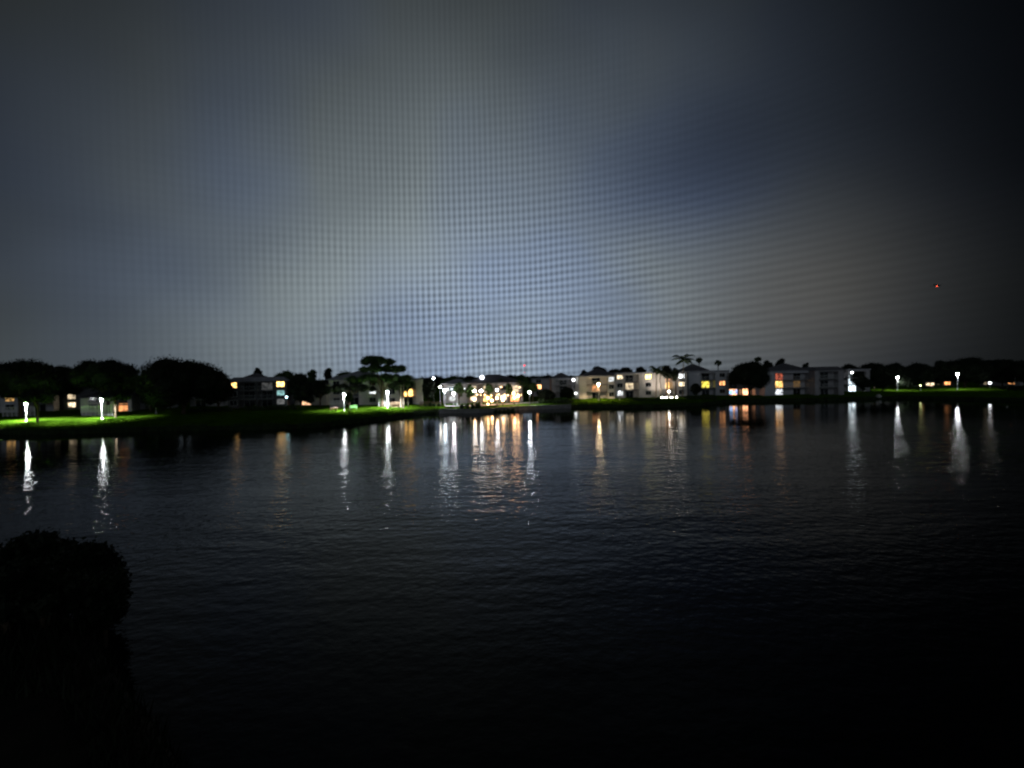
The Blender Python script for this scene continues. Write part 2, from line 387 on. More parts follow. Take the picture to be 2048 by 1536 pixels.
# ------------------------------------------------------------------ lamps
def lamp(px, head_py, base, label, col=WHITE, s=120, r=.30, style='globe', cat='street lamp', name='post_lamp', group=None, pole='pole', pr=.07, down=None):
    """base = (px, py) of its foot on the ground, or a depth in metres"""
    if isinstance(base, tuple): x, y, gz = on_ground(*base); x = at(px, y, head_py)[0]
    else: y = base; x = at(px, y, head_py)[0]; gz = ground_z(x, y)
    hz = at(px, y, head_py)[1] - gz
    root = empty(name, (x, y, gz), label=label, cat=cat, group=group)
    if down:
        ld = bpy.data.lights.new('lamp_light', 'SPOT'); ld.energy = down; ld.color = col; ld.spot_size = R(146); ld.spot_blend = .3; ld.shadow_soft_size = .12
        lo = bpy.data.objects.new('lamp_light', ld); COL.objects.link(lo); lo.parent = root; lo.location = (0, -r * 1.15, hz - r * 1.2)
    MB().lathe([(.001, -.2), (.24, -.2), (.24, .06), (.17, .14), (.12, .4), (.001, .4)], 12).build('base', M[pole], root)
    if style == 'globe':
        MB().tube([(0, 0, .38), (0, 0, hz - r * .9)], [pr * 1.2, pr * .8], 10).build('post', M[pole], root)
        MB().lathe([(.001, hz - r * 1.12), (r * .55, hz - r * 1.12), (r * .5, hz - r * .86), (.001, hz - r * .86)], 12).build('collar', M[pole], root)
        MB().ball((0, 0, hz), r, 14, 9).build('globe', emit(col, s), root, smooth=True)
        MB().lathe([(r * .35, hz + r * .94), (r * .3, hz + r * 1.15), (.001, hz + r * 1.4)], 10).build('cap', M[pole], root)
    elif style == 'lantern':
        MB().tube([(0, 0, .38), (0, 0, hz - r * 1.2)], [pr * 1.2, pr * .8], 10).build('post', M[pole], root)
        MB().box(-.45, .45, -.03, .03, hz * .52, hz * .52 + .06).build('crossbar', M[pole], root)
        MB().lathe([(.001, hz - r), (r * .55, hz - r), (r, hz + r * .7), (.001, hz + r * .7)], 8).build('lamp_glass', emit(col, s), root)
        MB().lathe([(r * 1.15, hz + r * .72), (r * .6, hz + r * 1.1), (.05, hz + r * 1.5), (.001, hz + r * 1.6)], 8).build('cap', M[pole], root)
    else:  # flood: arm with a tilted head
        MB().tube([(0, 0, .38), (0, 0, hz + .3)], [pr * 1.3, pr * .8], 10).build('post', M[pole], root)
        MB().tube([(0, 0, hz + .2), (0, -.5, hz + .35), (0, -.95, hz + .3)], [.05, .045, .04], 8).build('arm', M[pole], root)
        MB().box(-r, r, -1.0 - r * 1.6, -.85, hz + .06, hz + .3).build('head', M[pole], root)
        MB().ball((0, -.95 - r * .7, hz), r * .9, 12, 8, .5).build('lamp_glass', emit(col, s), root, smooth=True)
    return root

# ------------------------------------------------------------------ buildings
def hip_mb(x0, x1, y0, y1, z, h, over=.4):
    x0 -= over; x1 += over; y0 -= over; y1 += over; w, d = x1 - x0, y1 - y0; i = min(w, d) / 2 * .999; m = MB()
    ym = (y0 + y1) / 2; xm = (x0 + x1) / 2
    ra, rb = ((x0 + i, ym, z + h), (x1 - i, ym, z + h)) if w >= d else ((xm, y0 + i, z + h), (xm, y1 - i, z + h))
    if w >= d: fs = [(0,1,5,4), (1,2,5), (2,3,4,5), (3,0,4)]
    else: fs = [(0,1,4), (1,2,5,4), (2,3,5), (3,0,4,5)]
    m.add([(x0,y0,z),(x1,y0,z),(x1,y1,z),(x0,y1,z), ra, rb], fs + [(3,2,1,0)])
    m.box(x0, x1, y0, y1, z - .22, z - .004); return m
def building(px0, Y0, px1, Y1, label, cols, floors=3, top_py=None, wall='stucco', lit={}, roof='flat', hips=(), depth=12, name='apartment_building', roofmat='roof_pale', cat='building', rail=True):
    xa, xb = at(px0, Y0)[0], at(px1, Y1)[0]; cx, cy = (xa + xb) / 2, (Y0 + Y1) / 2; Wd = math.hypot(xb - xa, Y1 - Y0)
    gz = min(ground_z(xa, Y0), ground_z(xb, Y1)) - .15
    H = (at((px0 + px1) / 2, cy, top_py)[1] - gz) if top_py else floors * 2.65 + .4
    fh = (H - .45) / floors
    root = empty(name, (cx, cy, gz), math.atan2(Y1 - Y0, xb - xa), label=label, cat=cat)
    tot = sum(c[1] for c in cols); x = -Wd / 2; wmb = MB(); bd = 2.0; sl = MB()
    for ci, (k, cw) in enumerate(cols):
        w = Wd * cw / tot; x1 = x + w
        if k in 'sw':
            wmb.box(x, x1, 0, depth, 0, H - .35)
            if k == 'w':
                for f in range(floors):
                    nwin = max(1, int(round(w / 3.4)))
                    for q in range(nwin):
                        xm = x + w * (q + .5) / nwin; hw = min(.85, w / nwin * .36); z0 = f * fh + .85; z1 = z0 + 1.25
                        l = lit.get((ci, f)) or lit.get((ci, f, q))
                        fr = MB().box(xm-hw-.09, xm+hw+.09, -.07, -.003, z0-.1, z0).box(xm-hw-.09, xm+hw+.09, -.05, -.003, z1, z1+.08).box(xm-hw-.09, xm-hw, -.05, -.003, z0, z1).box(xm+hw, xm+hw+.09, -.05, -.003, z0, z1).box(xm-.025, xm+.025, -.05, -.003, z0, z1)
                        fo = fr.build('window', M['white'], root)
                        MB().box(xm-hw, xm-.025, -.03, -.006, z0, z1).box(xm+.025, xm+hw, -.03, -.006, z0, z1).build('pane', emit_room(*l) if l else M['glass'], fo)
        else:
            wmb.box(x, x1, bd, depth, 0, H - .35)
            wmb.box(x, x1, .0, bd, H - .75, H - .35)
            for f in range(1, floors):
                MB().box(x + .004, x1 - .004, .02, bd, f * fh - .16, f * fh + .04).build('balcony_slab', M['concrete'], root)
            nb = max(1, int(round(w / 5.0)))
            for q in range(1, nb):
                xm = x + w * q / nb; wmb.box(xm - .14, xm + .14, .01, bd, 0, H - .75)
            for f in range(floors):
                zf = f * fh + .05
                if rail and f > 0:
                    r = MB().box(x + .02, x1 - .02, .06, .11, zf + 1.0, zf + 1.06).box(x + .02, x1 - .02, .06, .11, zf + .08, zf + .13)
                    kx = x + .2
                    while kx < x1 - .1: r.box(kx, kx + .03, .065, .1, zf + .13, zf + 1.0); kx += .28
                    r.build('railing', M['pole'], root)
                for q in range(nb):
                    xq0, xq1 = x + w * q / nb + .3, x + w * (q + 1) / nb - .3
                    l = lit.get((ci, f, q)) or (lit.get((ci, f)) if q == 0 else None); dw = min(2.4, xq1 - xq0); xc = (xq0 + xq1) / 2
                    d = MB().box(xc-dw/2-.08, xc+dw/2+.08, bd-.06, bd-.003, zf+2.0, zf+2.1).box(xc-dw/2-.08, xc-dw/2, bd-.06, bd-.003, zf, zf+2.0).box(xc+dw/2, xc+dw/2+.08, bd-.06, bd-.003, zf, zf+2.0).box(xc-.03, xc+.03, bd-.06, bd-.003, zf, zf+2.0)
                    do = d.build('sliding_door', M['pole'], root)
                    MB().box(xc-dw/2, xc-.03, bd-.035, bd-.006, zf, zf+2.0).box(xc+.03, xc+dw/2, bd-.035, bd-.006, zf, zf+2.0).build('pane', emit_room(*l) if l else M['glass'], do)
        x = x1
    wmb.build('wall', M[wall], root)
    if roof == 'flat': MB().box(-Wd/2 - .25, Wd/2 + .25, -.25, depth + .25, H - .35, H).build('roof', M[roofmat], root)
    elif roof == 'mansard':
        m = MB(); o = .35; i = 1.1; z0, z1 = H - .35, H + .75
        m.add([(-Wd/2-o,-o,z0),(Wd/2+o,-o,z0),(Wd/2+o,depth+o,z0),(-Wd/2-o,depth+o,z0),(-Wd/2+i,i,z1),(Wd/2-i,i,z1),(Wd/2-i,depth-i,z1),(-Wd/2+i,depth-i,z1)], [(0,3,2,1),(4,5,6,7),(0,1,5,4),(1,2,6,5),(2,3,7,6),(3,0,4,7)])
        m.build('roof', M[roofmat], root)
    elif roof == 'hip': hip_mb(-Wd/2, Wd/2, 0, depth, H - .12, min(Wd, depth) * .19).build('roof', M[roofmat], root)
    for (fa, fb, y0, y1, hh) in hips:
        hip_mb(-Wd/2 + Wd*fa, -Wd/2 + Wd*fb, y0, y1, H + .25, hh).build('hip_roof', M['roof'], root)
    return root, Wd, H, fh
def wall_lamp(host, lx, lz, label, col, s, r=.16, y=-.2):
    """lamp fixed to a building: part of the building"""
    MB().box(lx - .07, lx + .07, y + .06, -.003, lz - .06, lz + .06).build('lamp_bracket', M['metal'], host)
    return MB().ball((lx, y, lz), r, 10, 7).build('wall_lamp', emit(col, s), host, smooth=True)

# far left, behind the black trees
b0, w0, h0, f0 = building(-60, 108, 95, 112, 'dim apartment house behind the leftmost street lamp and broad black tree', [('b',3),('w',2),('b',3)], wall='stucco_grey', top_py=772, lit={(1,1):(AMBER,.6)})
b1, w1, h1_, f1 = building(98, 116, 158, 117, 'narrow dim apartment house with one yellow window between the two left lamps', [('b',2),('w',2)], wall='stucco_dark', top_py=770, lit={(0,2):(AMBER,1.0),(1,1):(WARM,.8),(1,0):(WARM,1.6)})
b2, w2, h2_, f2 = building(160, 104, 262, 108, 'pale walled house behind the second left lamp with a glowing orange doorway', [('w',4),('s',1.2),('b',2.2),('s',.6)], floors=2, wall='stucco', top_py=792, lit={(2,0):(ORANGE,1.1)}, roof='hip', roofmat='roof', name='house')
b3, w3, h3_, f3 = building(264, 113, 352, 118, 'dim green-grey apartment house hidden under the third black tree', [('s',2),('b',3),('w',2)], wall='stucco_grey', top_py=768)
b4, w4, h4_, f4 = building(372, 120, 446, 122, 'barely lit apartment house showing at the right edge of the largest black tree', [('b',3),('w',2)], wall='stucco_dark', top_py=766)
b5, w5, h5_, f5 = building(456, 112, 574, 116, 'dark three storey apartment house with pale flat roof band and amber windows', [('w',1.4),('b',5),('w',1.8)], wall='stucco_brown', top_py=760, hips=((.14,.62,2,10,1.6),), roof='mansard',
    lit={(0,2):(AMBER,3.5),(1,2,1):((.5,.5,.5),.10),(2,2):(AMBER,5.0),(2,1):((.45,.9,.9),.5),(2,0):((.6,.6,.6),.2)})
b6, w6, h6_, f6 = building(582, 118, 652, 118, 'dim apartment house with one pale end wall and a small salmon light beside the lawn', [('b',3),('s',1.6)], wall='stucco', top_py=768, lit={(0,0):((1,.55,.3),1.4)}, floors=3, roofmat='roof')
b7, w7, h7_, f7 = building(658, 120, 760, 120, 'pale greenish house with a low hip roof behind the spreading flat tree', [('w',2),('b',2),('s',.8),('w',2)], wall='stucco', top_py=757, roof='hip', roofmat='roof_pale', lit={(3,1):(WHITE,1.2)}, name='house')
b8, w8, h8_, f8 = building(764, 119, 846, 122, 'lamp-lit apartment house right of the flat-topped tree with an orange window', [('w',2.6),('b',2),('s',1)], wall='stucco', top_py=757, lit={(0,2):(WHITE,1.8),(1,1):(AMBER,4.0)})
# centre
b9, w9, h9_, f9 = building(886, 124, 934, 124, 'white two storey clubhouse wing at the left of the brightly lit centre', [('w',3),('s',1)], floors=2, wall='stucco_dark', top_py=766, roof='hip', roofmat='roof_pale', lit={(0,0):(WHITE,.8)}, name='clubhouse')
b10, w10, h10_, f10 = building(936, 125, 1046, 127, 'warm lit clubhouse with a row of orange lights along its ground floor', [('w',2),('b',4),('w',2),('b',3)], floors=2, wall='stucco_dark', top_py=764, roof='hip', roofmat='roof', lit={(0,0):(WARM,1.6),(0,1):(WARM,.8),(1,0):(AMBER,2.2),(1,0,1):(ORANGE,2.0),(1,1):(WARM,.7),(2,0):(WARM,1.8),(3,0):(ORANGE,2.2),(3,1):(WARM,1.2)}, name='clubhouse')
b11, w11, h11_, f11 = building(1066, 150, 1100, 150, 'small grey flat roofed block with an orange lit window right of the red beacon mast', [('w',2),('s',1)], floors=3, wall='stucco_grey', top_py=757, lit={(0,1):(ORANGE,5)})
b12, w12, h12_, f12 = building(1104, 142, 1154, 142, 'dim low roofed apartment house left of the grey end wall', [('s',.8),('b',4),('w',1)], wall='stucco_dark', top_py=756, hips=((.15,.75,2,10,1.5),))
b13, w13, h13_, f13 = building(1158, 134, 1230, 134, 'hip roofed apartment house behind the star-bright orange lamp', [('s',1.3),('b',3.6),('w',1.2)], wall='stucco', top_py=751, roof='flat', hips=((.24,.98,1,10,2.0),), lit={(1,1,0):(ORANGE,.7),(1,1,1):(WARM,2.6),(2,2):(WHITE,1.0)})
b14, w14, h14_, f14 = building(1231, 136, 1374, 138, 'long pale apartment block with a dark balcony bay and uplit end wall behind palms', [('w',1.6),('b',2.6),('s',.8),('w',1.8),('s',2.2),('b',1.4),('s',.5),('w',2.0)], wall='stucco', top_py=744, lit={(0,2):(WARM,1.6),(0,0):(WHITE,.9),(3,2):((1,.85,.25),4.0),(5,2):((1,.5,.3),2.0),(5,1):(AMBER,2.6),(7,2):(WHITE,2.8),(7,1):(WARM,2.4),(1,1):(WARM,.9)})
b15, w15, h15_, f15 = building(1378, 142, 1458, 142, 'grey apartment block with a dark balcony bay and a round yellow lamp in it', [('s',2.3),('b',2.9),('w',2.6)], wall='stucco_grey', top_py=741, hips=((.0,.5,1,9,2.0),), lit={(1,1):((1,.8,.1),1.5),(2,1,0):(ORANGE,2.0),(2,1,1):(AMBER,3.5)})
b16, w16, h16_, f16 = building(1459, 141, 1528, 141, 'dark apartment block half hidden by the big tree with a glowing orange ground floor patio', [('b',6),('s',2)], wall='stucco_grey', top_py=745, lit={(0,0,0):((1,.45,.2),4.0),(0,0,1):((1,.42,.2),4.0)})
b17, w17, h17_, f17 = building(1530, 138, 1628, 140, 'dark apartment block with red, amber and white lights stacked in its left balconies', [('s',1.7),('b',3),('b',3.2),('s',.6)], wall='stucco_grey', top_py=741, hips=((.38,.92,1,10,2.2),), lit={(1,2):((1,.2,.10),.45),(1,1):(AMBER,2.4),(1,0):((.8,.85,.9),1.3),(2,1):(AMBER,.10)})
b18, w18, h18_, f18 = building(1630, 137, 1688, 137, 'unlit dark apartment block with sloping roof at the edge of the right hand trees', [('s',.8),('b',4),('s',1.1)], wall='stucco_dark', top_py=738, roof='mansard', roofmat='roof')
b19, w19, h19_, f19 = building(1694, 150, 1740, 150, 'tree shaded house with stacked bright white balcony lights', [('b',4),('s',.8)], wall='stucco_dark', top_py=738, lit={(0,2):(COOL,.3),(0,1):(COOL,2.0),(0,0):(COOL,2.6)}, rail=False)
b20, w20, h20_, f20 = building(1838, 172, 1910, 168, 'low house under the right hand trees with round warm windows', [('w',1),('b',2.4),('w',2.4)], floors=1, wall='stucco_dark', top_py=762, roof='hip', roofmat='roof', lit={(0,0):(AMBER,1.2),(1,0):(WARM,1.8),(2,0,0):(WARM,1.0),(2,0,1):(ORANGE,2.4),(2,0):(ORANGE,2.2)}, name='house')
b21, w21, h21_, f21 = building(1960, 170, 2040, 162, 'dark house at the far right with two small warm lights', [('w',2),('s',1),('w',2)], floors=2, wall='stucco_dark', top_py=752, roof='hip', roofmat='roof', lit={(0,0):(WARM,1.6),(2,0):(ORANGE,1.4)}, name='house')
# blue-lit things on the patio
def patio_panel(px, Yd, z0, z1, w, col, s, label):
    x, _ = at(px, Yd, 783); gz = ground_z(x, Yd); root = empty('lit_screen', (x, Yd, gz), label=label, cat='screen')
    MB().box(-w/2-.06, w/2+.06, -.03, .03, z0-.06, z1+.06).build('frame', M['metal'], root)
    MB().box(-w/2, w/2, -.045, -.034, z0, z1).build('screen', emit_room(col, s), root)
    MB().box(-.05, .05, -.02, .02, 0, z0-.06).box(-.3, .3, -.2, .2, -.05, .03).build('stand', M['metal'], root)
patio_panel(1462, 139.5, .5, 1.7, 1.0, (.3, .55, 1.0), 2.2, 'blue glowing panel at the left end of the orange lit patio')
patio_panel(1472, 139.5, .6, 1.9, .7, (.35, .5, .95), 1.6, 'narrower blue glowing panel in the middle of the orange lit patio')

for px, py in ((949,799),(976,796),(984,800),(994,796),(1005,800),(1030,794),(1036,791),(976,808)): pass
# ------------------------------------------------------------------ lamps in place
lamp(52, 808, (54, 843), 'white street lamp nearest the left edge of the picture, on bright grass', s=130, r=0.22, down=24000)
lamp(203, 799, (204, 839), 'white street lamp between the leftmost two black trees', s=110, r=0.22, down=24000)
lamp(311, 779, 101, 'small dim white lamp glimpsed in the black crowns right of the second street lamp', s=28, r=.24)
lamp(688, 789, 102, 'white street lamp shining through the small dark-trunked tree on the lawn', s=130, r=0.22, down=6000)
lamp(775, 784, 109, 'white lamp with a wide pool of light on the lawn beside the white railing', s=180, r=0.22, down=14000)
lamp(539, 757, 138, 'white lamp above the pale flat roof of the dark house with amber windows', s=60, r=.42, style='flood')
lamp(573, 794, 107, 'faint bluish lamp low beside the dark house with amber windows', col=(.5, .9, .95), s=14, r=.22)
lamp(867, 757, 132, 'tall thin lamp above the trees left of the cool star lamp', s=45, r=.28)
lamp(880, 774, 121, 'small warm-white lamp just left of the cool star lamp', s=50, r=.26, col=(1, .93, .8))
lamp(889, 781, 117, 'cool blue-white lamp at the left end of the lit centre', s=90, r=0.32, col=COOL, down=1100)
lamp(907, 787, (907, 813), 'pinkish white lamp standing by the water at the left of the clubhouse', s=260, r=0.22, col=(1, .9, .9), down=500)
lamp(914, 781, 119, 'white lamp close behind the pinkish white waterside lamp', s=50, r=0.3)
lamp(949, 782, 119, 'left one of the pair of bright white lamps before the warm clubhouse', s=70, r=0.28, col=(1, .97, .9))
lamp(962, 782, 118, 'right one of the pair of bright white lamps before the warm clubhouse', s=80, r=0.3, col=(1, .97, .9))
lamp(964, 755, 128, 'tallest large pale globe lamp rising over the centre of the clubhouse', s=4, r=0.62, col=(.85, .9, 1))
lamp(994, 780, 119, 'white lamp over the orange terrace lights, right of the bright pair', s=120, r=0.26)
lamp(1059, 784, (1060, 812), 'white star-bright lamp on a dark post at the right end of the clubhouse', s=300, r=0.22, pole='metal', down=900)
lamp(1147, 760, 138, 'twin-looking white lamp high beside the grey end wall', s=6, r=0.45)
lamp(1151, 787, (1151, 797), 'low round pale lamp on the bank left of the orange star lamp', s=7, r=0.36, name='bollard_lamp', cat='bollard lamp')
lamp(1197, 768, 128.5, 'star-bright orange-white lamp in front of the hip roofed house', s=180, r=0.24, col=(1, .74, .42), down=2500)
lamp(1239, 784, 128, 'dim low white lamp beside the dark balcony bay of the long pale block', s=8, r=.22, name='bollard_lamp', cat='bollard lamp')
lamp(1704, 745, 146, 'small high white lamp at the left edge of the right hand trees', s=24, r=.26)
lamp(1795, 755, (1795, 781), 'white lantern on a post with a crossbar in front of the right hand trees', s=70, r=0.26, style='lantern', down=2200)
lamp(1841, 771, 150, 'tiny yellow-green lamp in the dark between lantern and warm windows', s=10, r=.2, col=(.9, 1, .4), name='bollard_lamp', cat='bollard lamp')
lamp(1915, 748, (1916, 779), 'brightest white floodlight with wide rays on the right bank', s=80, r=0.32, style='globe', down=1900)
lamp(2030, 736, 152, 'large white lamp high among the trees at the far right', s=12, r=.62, style='flood')
lamp(2008, 751, 156, 'dim grey-white lamp below the large lamp at the far right', s=5, r=.45, style='flood')
lamp(1980, 766, 150, 'small pale square-looking lamp low on the far right bank', s=9, r=.34)
# terrace bollards
ter = [(949,799,'orange terrace lamp at the left end of the clubhouse row'), (976,796,'orange terrace lamp behind the lowest one, under the tall globe lamp'), (984,801,'orange terrace lamp just right of and below its neighbour'), (994,796,'orange terrace lamp directly beneath the white lamp of the terrace'), (1006,800,'orange terrace lamp in the right half of the row, on its own'), (1029,795,'bright orange terrace lamp near the right end of the row'), (1036,792,'smaller orange terrace lamp at the very right end of the row'), (976,809,'lowest and dimmest orange terrace lamp, nearest the water'), (1027,787,'higher orange terrace lamp above the bright one near the right end')]
for i, (px, py, lb) in enumerate(ter):
    lamp(px, py, 115 + (i % 3) * 2.0 if py > 790 else 120, lb, col=(1, .55, .26), s=34 if py < 808 else 10, r=.30, name='terrace_lamp', down=260, cat='terrace lamp', group='orange lamps on the clubhouse terrace', pole='metal', pr=.05)
# ground lights in front of the uplit wall
def uplight(px, Yd, label, s=60, col=(1, .86, .74)):
    x, _ = at(px, Yd, 793); gz = ground_z(x, Yd); root = empty('ground_light', (x, Yd, gz), label=label, cat='ground light', group='ground lights below the uplit wall')
    MB().lathe([(.001, -.1), (.16, -.1), (.2, .12), (.001, .12)], 10).build('housing', M['metal'], root)
    MB().lathe([(.001, .14), (.17, .14), (.19, .3), (.12, .38), (.001, .4)], 10).build('lens', emit(col, s), root)
    ld = bpy.data.lights.new('lamp_light', 'SPOT'); ld.energy = 1100; ld.color = col; ld.spot_size = R(100); ld.spot_blend = .8; ld.shadow_soft_size = .1
    lo = bpy.data.objects.new('lamp_light', ld); COL.objects.link(lo); lo.parent = root; lo.location = (0, .35, .45); lo.rotation_euler = (R(145), 0, 0)
for px, lb in ((1324, 'leftmost ground light below the uplit wall with palms'), (1332, 'second ground light from the left below the uplit wall'), (1343, 'third ground light, beside the bright white shrub lamp'), (1353, 'rightmost ground light below the uplit wall with palms')):
    uplight(px, 130.5, lb)
lamp(1338, 783, 131, 'tall white lamp glaring among small shrubs before the uplit wall', s=40, r=0.26, col=(1, .93, .82))

# red beacon mast
x, _ = at(1049, 420, 745); g = ground_z(x, 420); zt = at(1049, 420, 731)[1] - g; z2 = at(1050, 420, 745)[1] - g
rt = empty('radio_mast', (x, 420, g), label='thin lattice mast with a red beacon behind the lit clubhouse', cat='mast')
mm = MB()
cs = [(.9 * math.cos(a), .9 * math.sin(a)) for a in (0, 2.094, 4.189)]
for cx_, cy_ in cs: mm.tube([(cx_, cy_, 0), (cx_ * .35, cy_ * .35, zt - .6)], [.10, .06], 6)
for k in range(10):
    z0, z1 = (zt - .6) * k / 10, (zt - .6) * (k + 1) / 10; s0, s1 = 1 - .65 * k / 10, 1 - .65 * (k + 1) / 10
    for q in range(3): mm.tube([(cs[q][0]*s0, cs[q][1]*s0, z0), (cs[(q+1) % 3][0]*s1, cs[(q+1) % 3][1]*s1, z1)], [.05, .05], 4)
mm.build('lattice', M['metal'], rt)
MB().ball((0, 0, zt), .75, 12, 8).build('beacon', emit((1, .008, .02), 2.6), rt, smooth=True)
MB().ball((0, -1.0, z2), .45, 12, 8).build('beacon', emit((1, .02, .05), .8), rt, smooth=True)
# aircraft
x, z = at(1874, 700, 571)
ac = empty('aircraft', (x, 700, z), R(20), label='distant aircraft in the night sky showing one small red light', cat='aircraft')
MB().tube([(-8, 0, 0), (-7, 0, .1), (-4, 0, .2), (5, 0, .2), (8, 0, .1), (8.6, 0, 0)], [.05, .7, .95, .95, .6, .1], 10).build('fuselage', M['metal'], ac, smooth=True)
MB().add([(1.5,0,-.2),(-1.5,0,-.2),(-3,-9,.2),(-2,-9,.2),(-3,9,.2),(-2,9,.2)], [(0,1,2,3),(1,0,5,4)]).add([(1.5,0,-.05),(-1.5,0,-.05),(-3,-9,.3),(-2,-9,.3),(-3,9,.3),(-2,9,.3)], [(3,2,1,0),(4,5,0,1)]).build('wing', M['metal'], ac)
MB().box(-7.6, -6.2, -.08, .08, .4, 2.6).box(-7.4, -6.4, -2.8, 2.8, 1.0, 1.12).build('tail', M['metal'], ac)
MB().ball((0, 0, -1.0), .8, 10, 7, .6).build('beacon', emit((1, .10, .04), 5), ac, smooth=True)

# ------------------------------------------------------------------ trees in place (left to right)
T = tree
T(40, 98, 150, 712, 'broad black tree at the left edge, behind the first street lamp', .30, leaf=.42)
T(122, 112, 80, 727, 'lower black tree filling the dip between the two leftmost broad crowns', .3, leaf=.42)
T(-70, 96, 130, 722, 'black tree cut by the left edge of the picture', .3, leaf=.42)
T(73, 86.5, 58, 775, 'young tree on bright grass just right of the first street lamp', .55, 'flat', .3)
T(214, 104, 132, 710, 'round-headed black tree over the second street lamp', .34, leaf=.42)
T(230, 92.5, 60, 778, 'slender dark-trunked tree right of the second street lamp', .55, 'flat', .3)
T(366, 99, 176, 705, 'largest black dome-crowned tree on the left bank', .12, leaf=.42)
T(436, 106, 64, 740, 'shoulder-high black tree joined to the right flank of the largest dome', .15, leaf=.4)
T(300, 108, 50, 745, 'small black tree in the notch left of the largest dome', .15, leaf=.4)
T(517, 170, 20, 731, 'small round tree standing behind the pyramid roof of the dark house', .45, leaf=.5)
T(572, 122, 60, 737, 'loose-crowned tree right of the high white lamp', .25, 'dome', .34, 'leaf')
T(602, 112, 56, 741, 'dense dark tree left of the pale end wall', .10, leaf=.34)
T(625, 126, 24, 737, 'narrow tree between dense dark tree and the pair of tall thin crowns', .3, 'column', .34, 'leaf')
T(659, 127, 24, 734, 'tallest narrow dark tree above the flat spreading crown', .25, 'column', .32)
T(640, 113, 40, 757, 'dark bushy tree in front of the pale end wall', .3, leaf=.34)
T(700, 106, 108, 764, 'wide low umbrella-crowned tree over the lamp on the lawn', .55, 'flat', .32)
T(692, 150, 62, 739, 'row-end tree peeking over the pale hip roof', .3, leaf=.45, mat_='leaf')
T(764, 113, 118, 709, 'tall layered flat-topped tree above the lawn lamp with the railing', .30, 'tiers', .34, 'leaf')
T(800, 116, 60, 748, 'sloping low crown on the right flank of the layered flat-topped tree', .4, leaf=.34)
T(858, 118, 34, 752, 'dark rounded tree left of the cool star lamp', .2, leaf=.34)
T(698, 98, 20, 782, 'small lamp-lit young tree with a dark forked trunk on the lawn', .45, 'dome', .22, 'leaf')
T(905, 150, 60, 749, 'bluish tree behind the white clubhouse wing', .25, leaf=.45, mat_='leaf')
T(940, 160, 40, 748, 'tree behind the left end of the warm clubhouse roof', .2, leaf=.45)
T(985, 165, 46, 750, 'tree behind the tall pale globe lamp', .2, leaf=.45)
T(1010, 138, 30, 754, 'lit leafy tree above the orange terrace lamps', .3, leaf=.34, mat_='leaf')
T(1042, 135, 44, 747, 'dark green tree below the red beacon', .25, leaf=.36, mat_='leaf')
T(1066, 129, 22, 762, 'small bright-edged tree behind the star-bright lamp on a dark post', .4, leaf=.3, mat_='leaf')
T(1168, 160, 24, 734, 'dark tree over the grey end wall left of the hip roof', .2, leaf=.45)
T(1198, 158, 44, 728, 'dark tree cresting directly behind the hip roof with the orange lamp', .2, leaf=.45)
T(1230, 162, 36, 731, 'dark low crown between hip roof and the long pale block', .2, leaf=.45)
T(1252, 165, 40, 727, 'highest dark crown over the long pale block', .2, leaf=.45)
T(1282, 165, 36, 731, 'dark low crown over the middle of the long pale block', .2, leaf=.45)
T(1135, 128, 34, 772, 'dark bush-like tree on the bank left of the low round pale lamp', .15, leaf=.3)
T(1334, 133.5, 28, 727, 'dark bushy tree at the doorway of the uplit wall', .52, 'dome', .3, 'leafdark')
T(1352, 134, 18, 734, 'narrow dark tree just left of the coconut palm', .5, 'column', .3)
T(1392, 137, 26, 765, 'low rounded tree against the grey block right of the coconut palm', .1, leaf=.28)
T(1498, 133, 82, 717, 'big dense black tree in front of the right hand blocks', .22, leaf=.36)
T(1536, 165, 26, 717, 'small crown peeking over the block right of the big dense tree', .3, leaf=.45)
T(1562, 165, 28, 713, 'round crown over the block with stacked red and amber lights', .3, leaf=.45)
T(1612, 168, 20, 722, 'little crown behind the hip roof of the stacked-lights block', .3, leaf=.45)
RG = [(1703,154,56,722,'leftmost hump of the dark woods on the right bank'),(1748,158,62,718,'second hump of the right bank woods, tallest near the unlit block'),(1792,160,56,720,'dark crown straight above the lantern with crossbar'),(1838,163,64,722,'even-topped dark crown between lantern and floodlight'),
      (1884,160,40,714,'narrow dark crown just left of the floodlight'),(1930,158,96,710,'widest and highest dark crown above the floodlight'),(1975,160,44,717,'dark crown right of the widest one'),(2006,156,66,714,'rounded dark crown under which the far right lamp hangs'),(2052,150,60,716,'dark crown cut by the right edge of the picture'),(2100,145,80,716,'dark tree beyond the right edge next to the cut crown'),
      (1726,146,34,748,'low dark tree between the white balcony lights and the lantern'),(1765,150,44,742,'low dark tree just left of the lantern'),(1822,152,50,744,'low dark tree right of the lantern')]
for px, Yd, w, tp, lb in RG: T(px, Yd, w, tp, lb, .12, leaf=.42)
T(2030, 136, 52, 770, 'low black bushy tree at the water near the right edge', .05, leaf=.3)
T(918, 119, 26, 760, 'leafy tree in front of the white clubhouse wing', .3, leaf=.3, mat_='leaf')
T(940, 120, 22, 766, 'dark leafy tree between the waterside lamps and the bright pair', .3, leaf=.3, mat_='leaf')
T(1018, 121.5, 20, 764, 'leafy tree among the terrace lamps, right of the single lamp', .4, leaf=.3, mat_='leaf')
T(978, 123, 20, 765, 'leafy tree on the terrace just right of the bright pair of lamps', .4, leaf=.3, mat_='leaf')
T(1092, 125, 40, 776, 'low dark tree on the bank right of the star-bright lamp on a dark post', .1, leaf=.3)
